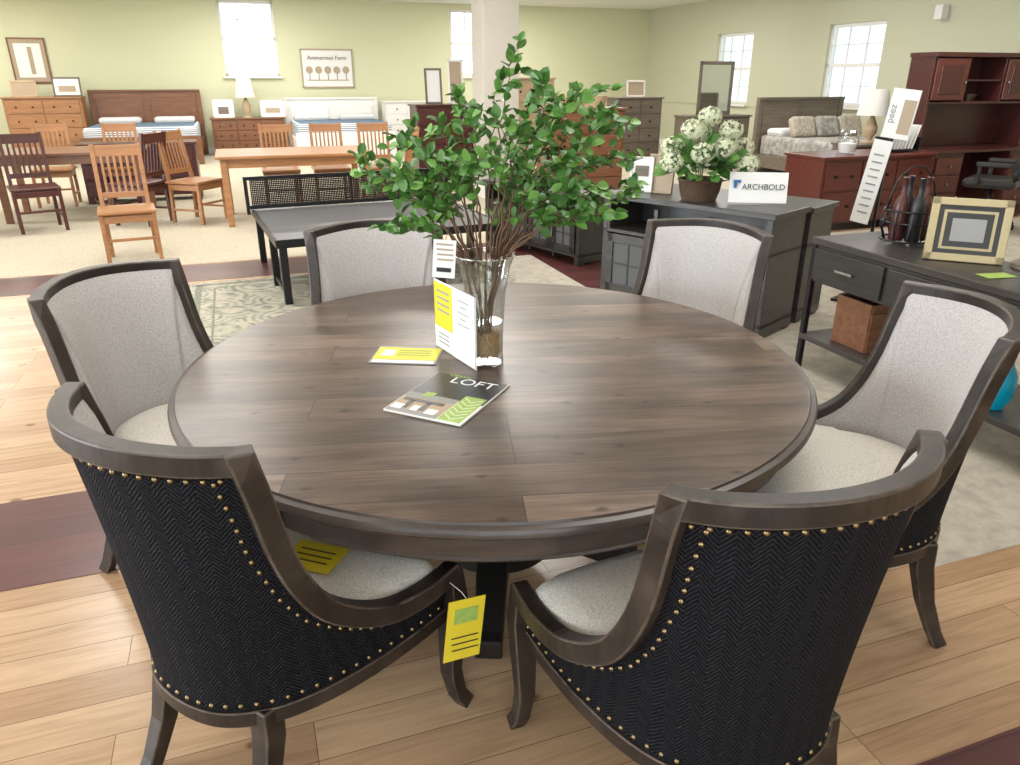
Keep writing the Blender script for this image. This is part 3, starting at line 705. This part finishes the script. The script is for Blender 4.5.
# hutch
x,y=RM(8.6,6.9); g=grp("hutch_desk",x,y,.003,TH)
boxes(g,"desk_pedestals",M_cherryd,[(-.6,.3,.36,.45,.6,.72),(.6,.3,.36,.45,.6,.72),(0,.55,.4,.8,.04,.6)],.004)
boxes(g,"desk_top",M_cherryd,[(0,.3,.735,1.74,.66,.03)],.006)
boxes(g,"drawer_fronts",M_cherry,[(sx*.6,-.008,.15+.21*i,.4,.02,.19) for sx in (-1,1) for i in range(3)],.004)
boxes(g,"hutch_sides",M_cherryd,[(-.83,.43,1.27,.04,.35,1.04),(.83,.43,1.27,.04,.35,1.04),(-.3,.43,1.52,.03,.35,.5),(.3,.43,1.52,.03,.35,.5),(0,.6,1.27,1.66,.02,1.04)],.003)
boxes(g,"hutch_shelves",M_cherryd,[(0,.43,1.27,1.66,.35,.03),(0,.43,1.52,.6,.33,.02),(0,.42,1.80,1.72,.4,.05)],.004)
boxes(g,"hutch_doors",M_cherry,[(-.565,.245,1.53,.5,.02,.46),(.565,.245,1.53,.5,.02,.46)],.006)
boxes(g,"door_panels",M_cherryd,[(-.565,.232,1.53,.34,.012,.32),(.565,.232,1.53,.34,.012,.32)],.006)
boxes(g,"knobs",M_silver,[(-.35,.22,1.5,.02,.03,.03),(.35,.22,1.5,.02,.03,.03)]+[(sx*.6,-.03,.15+.21*i,.03,.03,.03) for sx in (-1,1) for i in range(3)],.006)
lathe(g,"shelf_bowl",M_silver,[(0,0),(.05,0),(.1,.08),(.095,.08),(0,.01)],20,(-.05,.4,1.285))
g=grp("office_chair",*RM(7.72,6.05),.004,TH+.5)
boxes(g,"seat",M_leather,[(0,0,.50,.52,.5,.10)],.04)
boxes(g,"back",M_leather,[(0,-.28,.86,.50,.09,.60,Matrix.Rotation(.18,3,'X')),(0,-.25,.76,.40,.10,.34,Matrix.Rotation(.18,3,'X'))],.04)
boxes(g,"arms",M_leather,[(-.29,-.03,.70,.06,.34,.05),(.29,-.03,.70,.06,.34,.05),(-.29,.1,.59,.04,.04,.2),(.29,.1,.59,.04,.04,.2)],.015)
tube(g,"gas_lift",M_black,[(0,0,.1),(0,0,.46)],.03,12)
for k in range(5):
    a=k*2*math.pi/5; tube(g,"base_arm",M_black,[(0,0,.12),(.28*math.cos(a),.28*math.sin(a),.07)],.02,6); tube(g,"caster",M_black,[(.28*math.cos(a),.28*math.sin(a)-.015,.03),(.28*math.cos(a),.28*math.sin(a)+.015,.03)],.028,12)
dresser("writing_desk",*RM(6.55,6.5),TH,1.5,.6,.78,3,2,M_cherry)
g=grp("glass_jar",*RM(6.35,6.8),.784); lathe(g,"jar",M_acr,[(0,0),(.09,0),(.11,.1),(.10,.22),(.08,.24),(.07,.24)],24,caps=False); lathe(g,"filling",M_paper,[(0,.01),(.08,.01),(.095,.1),(0,.12)],16)
g=grp("magazine_rack",*RM(7.0,6.75),.784,TH)
boxes(g,"rack",M_black,[(0,0,.02,.4,.25,.02),(-.2,0,.09,.012,.25,.14),(.2,0,.09,.012,.25,.14)],.002)
boxes(g,"magazines",M_paper,[(-.15+.05*i,.0,.16,.008,.22,.26,Matrix.Rotation(.3,3,'Y')) for i in range(7)],0)
# dark consoles
def console(name,x0,y0,x1,y1,d,h,mat,n=2,shelf=True):
    w=math.hypot(x1-x0,y1-y0); rot=math.atan2(y1-y0,x1-x0); g=grp(name,(x0+x1)/2,(y0+y1)/2,.004,rot)
    boxes(g,"top",mat,[(0,d/2,h-.018,w+.04,d+.04,.036)],.005)
    boxes(g,"case",mat,[(-w/2+.02,d/2,h/2-.0,.04,d,h-.036),(w/2-.02,d/2,h/2,.04,d,h-.036),(0,d-.01,h/2,w,.02,h-.1),(0,d/2,.09,w,d,.03),(0,d/2,h*.68,w,d,.025)]+[(-w/2+w*i/n,d/2,h*.36,.03,d*.96,h*.6) for i in range(1,n)],.003)
    FR=[];GL=[];K=[]
    dw=(w-.08)/n; dh=h*.52; cz=.11+dh/2
    for i in range(n):
        cx=-w/2+.04+dw*(i+.5)
        FR+=[(cx-dw/2+.035,-.005,cz,.06,.02,dh),(cx+dw/2-.035,-.005,cz,.06,.02,dh),(cx,-.005,cz-dh/2+.03,dw-.02,.02,.06),(cx,-.005,cz+dh/2-.03,dw-.02,.02,.06),(cx,-.003,cz,dw-.1,.012,.012),(cx,-.003,cz,.012,.012,dh-.1)]
        GL.append((cx,.0,cz,dw-.1,.006,dh-.08)); K.append((cx+(dw/2-.035)*(1 if i%2==0 else -1),-.025,cz,.015,.02,.10))
    boxes(g,"door_frames",mat,FR,.003); boxes(g,"door_glass",M_cab,GL,0); boxes(g,"pulls",M_silver,K,.003)
    boxes(g,"feet",mat,[(sx*(w/2-.04),yy,.04,.07,.07,.08) for sx in (-1,1) for yy in (.05,d-.05)],.003)
    boxes(g,"shelf_posts",mat,[(-w/2+.04+dw*i,.02,h*.80,.03,.03,h*.22) for i in range(n+1)],.002)
    return g
console("media_console",.67,5.35,1.57,4.44,.44,.80,M_dark,3)
console("media_console",.67+.34,5.35+.34,1.57+.37,4.44+.37,.38,.78,M_dark,3)
console("tv_stand",-.25,7.55,.60,6.45,.45,.62,M_darker,4)
# hydrangea
g=grp("hydrangea_plant",1.25,5.0,.805)
lathe(g,"basket",M_basket,[(0,0),(.11,0),(.13,.06),(.14,.12),(.15,.13),(.14,.14),(.12,.13),(.11,.04),(0,.02)],28)
FV=[];FF=[];SV=[];SF=[]
def petal(V,F,p,nn,r):
    a=nn.orthogonal().normalized(); b=nn.cross(a); k=len(V); ph=random.uniform(0,1.5)
    V.append(p)
    for j in range(8):
        an=ph+2*math.pi*j/8; rr=r*(1 if j%2==0 else .45); V.append(p+(a*math.cos(an)+b*math.sin(an))*rr+nn*.004*(j%2==0))
    for j in range(8): F.append((k,k+1+j,k+1+(j+1)%8))
heads=[(-.20,0,.34),(-.10,-.1,.45),(.03,.02,.52),(.16,-.03,.44),(.26,.02,.33),(.09,-.14,.34),(-.22,-.1,.25),(.27,-.1,.24),(0.0,.13,.42),(-.04,-.15,.31)]
for hx,hy,hz in heads:
    c=Vector((hx,hy,hz)); tubedata([(hx*.2,hy*.2,.1),(hx*.7,hy*.7,hz*.6),(hx,hy,hz)],.004,5,SV,SF)
    for i in range(150):
        d=Vector((random.gauss(0,1),random.gauss(0,1),random.gauss(0,1))).normalized()
        petal(FV,FF,c+Vector((d.x,d.y,d.z*.8))*.072,(d+Vector((random.uniform(-.3,.3),)*3)).normalized(),.017)
mk("flower_heads",FV,FF,M_flower,g); mk("stems",SV,SF,M_leaf,g,smooth=True)
L1V=[];L1F=[];L2V=[];L2F=[]
for i in range(130):
    a=random.uniform(0,6.28); e=random.uniform(.0,1.1); d=Vector((math.cos(a)*math.cos(e),math.sin(a)*math.cos(e),math.sin(e)))
    leaf(Vector((0,0,.17))+d*random.uniform(.06,.25),d+Vector((0,0,-.2)),random.uniform(.08,.11))
mk("leaves_a",L1V,L1F,M_leaf,g,smooth=True); mk("leaves_b",L2V,L2F,M_leaf2,g,smooth=True)
g=grp("counter_sign",1.58,4.83,.806,math.radians(-8))
boxes(g,"board",M_paper,[(0,0,.10,.36,.012,.19,Matrix.Rotation(-.2,3,'X'))],.002)
text(g,"lettering","ARCHBOLD",M_blk,.050,(.03,-.018,.09),(math.pi/2-.2,0,0))
text(g,"lettering_small","FURNITURE CO.",M_blk,.024,(.04,-.013,.055),(math.pi/2-.2,0,0))
boxes(g,"logo",M_blue,[(-.135,-.022,.14,.045,.003,.018),(-.145,-.017,.115,.018,.003,.03)],0)
picture("brochure_stand",.92,5.35,.806,math.radians(-20),.16,.24,M_white,M_paper,.15,.01,[(0,.6,.6,.3,M_greyw)])
picture("brochure_stand",1.04,5.30,.806,math.radians(-40),.2,.26,M_tan,M_tan,.15,.01)
# tall sale sign
g=grp("standing_sign",2.62,5.38,.004,math.radians(-45))
boxes(g,"post",M_black,[(0,.02,.72,.02,.02,1.44),(0,0,.01,.3,.3,.02)],.002)
boxes(g,"board",M_paper,[(.05,.01,1.32,.18,.01,.32,Matrix.Rotation(.10,3,'Y')),(-.06,-.01,.86,.13,.01,.58,Matrix.Rotation(.13,3,'Y'))],.001)
boxes(g,"print",M_grey,[(-.06+.006*(4-i),-.018,1.05-.05*i,.07,.003,.010,Matrix.Rotation(.13,3,'Y')) for i in range(9)],0)
text(g,"lettering","peez",M_grey,.065,(.01,.002,1.32),(math.pi/2,-math.pi/2+.1,0)); boxes(g,"photo",M_tan,[(.09,.003,1.30,.08,.003,.22,Matrix.Rotation(.10,3,'Y'))],0)
# right console table
x,y=RM(2.9,2.45); g=grp("console_table",x,y,.004,TH-math.pi/2)
W_,Dp,Hh=1.6,.46,.75
boxes(g,"top",M_dark,[(0,Dp/2,Hh-.018,W_,Dp,.036)],.004)
boxes(g,"drawer_case",M_dark,[(0,Dp/2,Hh-.14,W_-.04,Dp-.03,.20)],.003)
boxes(g,"drawer_fronts",M_darker,[(-.52,.008,Hh-.14,.48,.02,.17),(0,.008,Hh-.14,.5,.02,.17),(.52,.008,Hh-.14,.48,.02,.17)],.004)
boxes(g,"pulls",M_silver,[(cx,-.015,Hh-.14,.12,.015,.012) for cx in (-.52,0,.52)],.002)
boxes(g,"legs",M_black,[(sx*(W_/2-.02),yy,(Hh-.04)/2,.03,.03,Hh-.04) for sx in (-1,1) for yy in (.02,Dp-.02)],.002)
boxes(g,"lower_shelf",M_dark,[(0,Dp/2,.19,W_-.02,Dp,.03)],.003)
x,y=RM(3.1,2.95); boxes(grp("wooden_crate",x,y,.211,TH),"sides",M_brown,[(0,-.12,.13,.24,.015,.26),(0,.12,.13,.24,.015,.26),(-.12,0,.13,.015,.24,.26),(.12,0,.13,.015,.24,.26),(0,0,.01,.24,.24,.02),(0,-.13,.05,.26,.01,.03),(0,-.13,.2,.26,.01,.03)],.002)
x,y=RM(3.0,2.12); g=grp("teal_vase",x,y,.211); lathe(g,"body",M_teal,[(0,0),(.06,0),(.085,.06),(.085,.15),(.05,.22),(.035,.27),(.045,.30),(.035,.30),(0,.27)],32)
g=picture("photo_frame",2.115,3.42,.756,math.radians(-25),.33,.29,M_gold,M_blk,.25,.035,[(0,.5,.66,.62,M_gold),(0,.5,.58,.54,M_blk),(0,.5,.42,.36,M_grey)])
g=grp("wine_bottle_holder",2.06,3.86,.756)
for i,(bx_,by_) in enumerate(((-.06,-.02),(.0,.04),(.06,-.02),(0,-.07))):
    lathe(g,"bottle_%d"%(i+1),[M_cherryd,M_blk,M_cherryd,M_blk][i],[(0,.02),(.034,.02),(.036,.03),(.036,.19),(.03,.22),(.014,.25),(.013,.32),(.016,.325),(.016,.335),(0,.335)],20,(bx_,by_,0))
for z in (.02,.11,.17):
    tube(g,"wire_ring",M_black,[(.12*math.cos(a*math.pi/12),.12*math.sin(a*math.pi/12),z) for a in range(25)],.005,6)
for k in range(10):
    a=k*math.pi/5; tube(g,"wire_rib",M_black,[(.10*math.cos(a),.10*math.sin(a),.01),(.13*math.cos(a),.13*math.sin(a),.09),(.12*math.cos(a),.12*math.sin(a),.17)],.004,5)
tube(g,"handle",M_black,[(.12*math.cos(t*math.pi/10),0,.17+.22*math.sin(t*math.pi/10)) for t in range(11)],.005,6)
card("green_card",2.12,3.16,.756,math.radians(10),.14,.08,M_grn)
g=grp("candlestick",2.36,3.3,.756); lathe(g,"turned_base",M_greyw,[(0,0),(.08,0),(.08,.02),(.03,.05),(.025,.1),(.06,.16),(.07,.24),(.03,.3),(.03,.34),(.06,.36),(.06,.38),(0,.38)],28)
# low black game table with net panel
ga=math.radians(24); gx,gy=-1.66,5.25; gw,gd=1.75,1.55
cx_=gx+gw/2*math.cos(ga)-gd/2*math.sin(ga); cy_=gy+gw/2*math.sin(ga)+gd/2*math.cos(ga)
g=grp("game_table",cx_,cy_,.004,ga)
boxes(g,"top",M_darktop,[(0,0,.455,gw,gd,.04)],.004)
boxes(g,"top_edge",M_black,[(0,-gd/2,.45,gw+.01,.02,.06),(0,gd/2,.45,gw+.01,.02,.06),(-gw/2,0,.45,.02,gd,.06),(gw/2,0,.45,.02,gd,.06)],.003)
boxes(g,"legs",M_black,[(sx*(gw/2-.04),yy,.215,.055,.055,.43) for sx in (-1,1) for yy in (-gd/2+.04,-gd/2+.62,gd/2-.04)],.003)
boxes(g,"stretchers",M_black,[(sx*(gw/2-.04),-gd/2+.33,.07,.03,.55,.03) for sx in (-1,1)],.003)
yb=gd/2-.10
boxes(g,"net_frame",M_black,[(0,yb,.745,gw+.10,.025,.03),(0,yb,.50,gw+.10,.025,.03),(-gw/2-.04,yb,.60,.03,.03,.32),(gw/2+.04,yb,.60,.03,.03,.32),(0,yb,.62,.02,.02,.24)],.003)
boxes(g,"net_mesh",M_black,[(-gw/2+.015*i,yb,.62,.009,.004,.24) for i in range(117)]+[(0,yb,.515+.016*i,gw,.004,.009) for i in range(14)],0)
# oak dining group
slat_chair(-3.45,6.75,.45,-.9,M_oak)
slat_chair(-3.62,8.75,.95,-.3,M_oak)
rect_table("wooden_table",-2.55,9.05,TH,1.7,1.05,.76,M_oak)
slat_chair(-2.95,9.85,.33,-.94,M_oak); slat_chair(-2.35,10.05,.33,-.94,M_oak); slat_chair(-1.75,10.2,.33,-.94,M_oak)
slat_chair(-1.45,9.5,-.9,-.35,M_oak)
slat_chair(-5.15,8.2,.6,-.8,M_cherryd); slat_chair(-5.85,8.0,.2,-.98,M_cherryd); slat_chair(-4.2,8.6,-.9,.2,M_cherryd)
rect_table("wooden_table",-5.2,9.2,TH,1.6,1.0,.76,M_brown); slat_chair(-5.1,10.1,.33,-.94,M_oak); slat_chair(-5.9,9.9,.33,-.94,M_oak)
boxes(grp("wall_speaker",*RM(10.12,9.4),2.4,TH),"box",M_white,[(0,0,.05,.14,.14,.2)],.01)

# ------------------------------------------------------------ lights
def area(name,x,y,z,sx,sy,e,col=(1,1,1),rot=(0,0,0)):
    l=D.lights.new(name,'AREA'); l.shape='RECTANGLE'; l.size=sx; l.size_y=sy; l.energy=e; l.color=col
    o=D.objects.new(name,l); link(o); o.location=(x,y,z); o.rotation_euler=rot; return o
for m_ in (-5,-1,2.2,7.2):
    for n_,e_ in ((-1.5,38),(2.4,50),(6.3,68),(10.2 if m_!=2.2 else 8.2,84),(14,95)):
        area("ceiling_light",*RM(m_,n_),CH-.03,1.6,.9,e_,(1,.975,.935),(0,0,TH))
for m_ in (-4.5,.5,6): area("ceiling_light",*RM(m_,16.4),CH-.03,1.6,.9,68,(1,.975,.935),(0,0,TH))
for a,b,z0,z1 in wl:
    o=area("daylight",*RM(ML-.35,(a+b)/2),1.5,b-a,2.4,330,(.90,.95,1)); o.rotation_euler=Vector((CE,SE,0)).to_track_quat('-Z','Y').to_euler()
for a,b,z0,z1 in wf:
    o=area("daylight",*RM((a+b)/2,NF-.35),1.5,b-a,2.4,120,(.90,.95,1)); o.rotation_euler=Vector((-SE,CE,0)).to_track_quat('-Z','Y').to_euler()
w=D.worlds.new("world"); bpy.context.scene.world=w; w.use_nodes=True
bg=w.node_tree.nodes["Background"]; bg.inputs[0].default_value=(.86,.94,1,1); bg.inputs[1].default_value=2.2
sc=bpy.context.scene
sc.view_settings.view_transform='Standard'; sc.view_settings.look='None'; sc.view_settings.exposure=0

cd=D.cameras.new("camera"); cd.sensor_width=36; cd.lens=740/1020*36; cd.clip_end=100
co=D.objects.new("camera",cd); link(co); co.location=(0,0,1.555); co.rotation_euler=(math.radians(90-22.4),0,0)
sc.camera=co
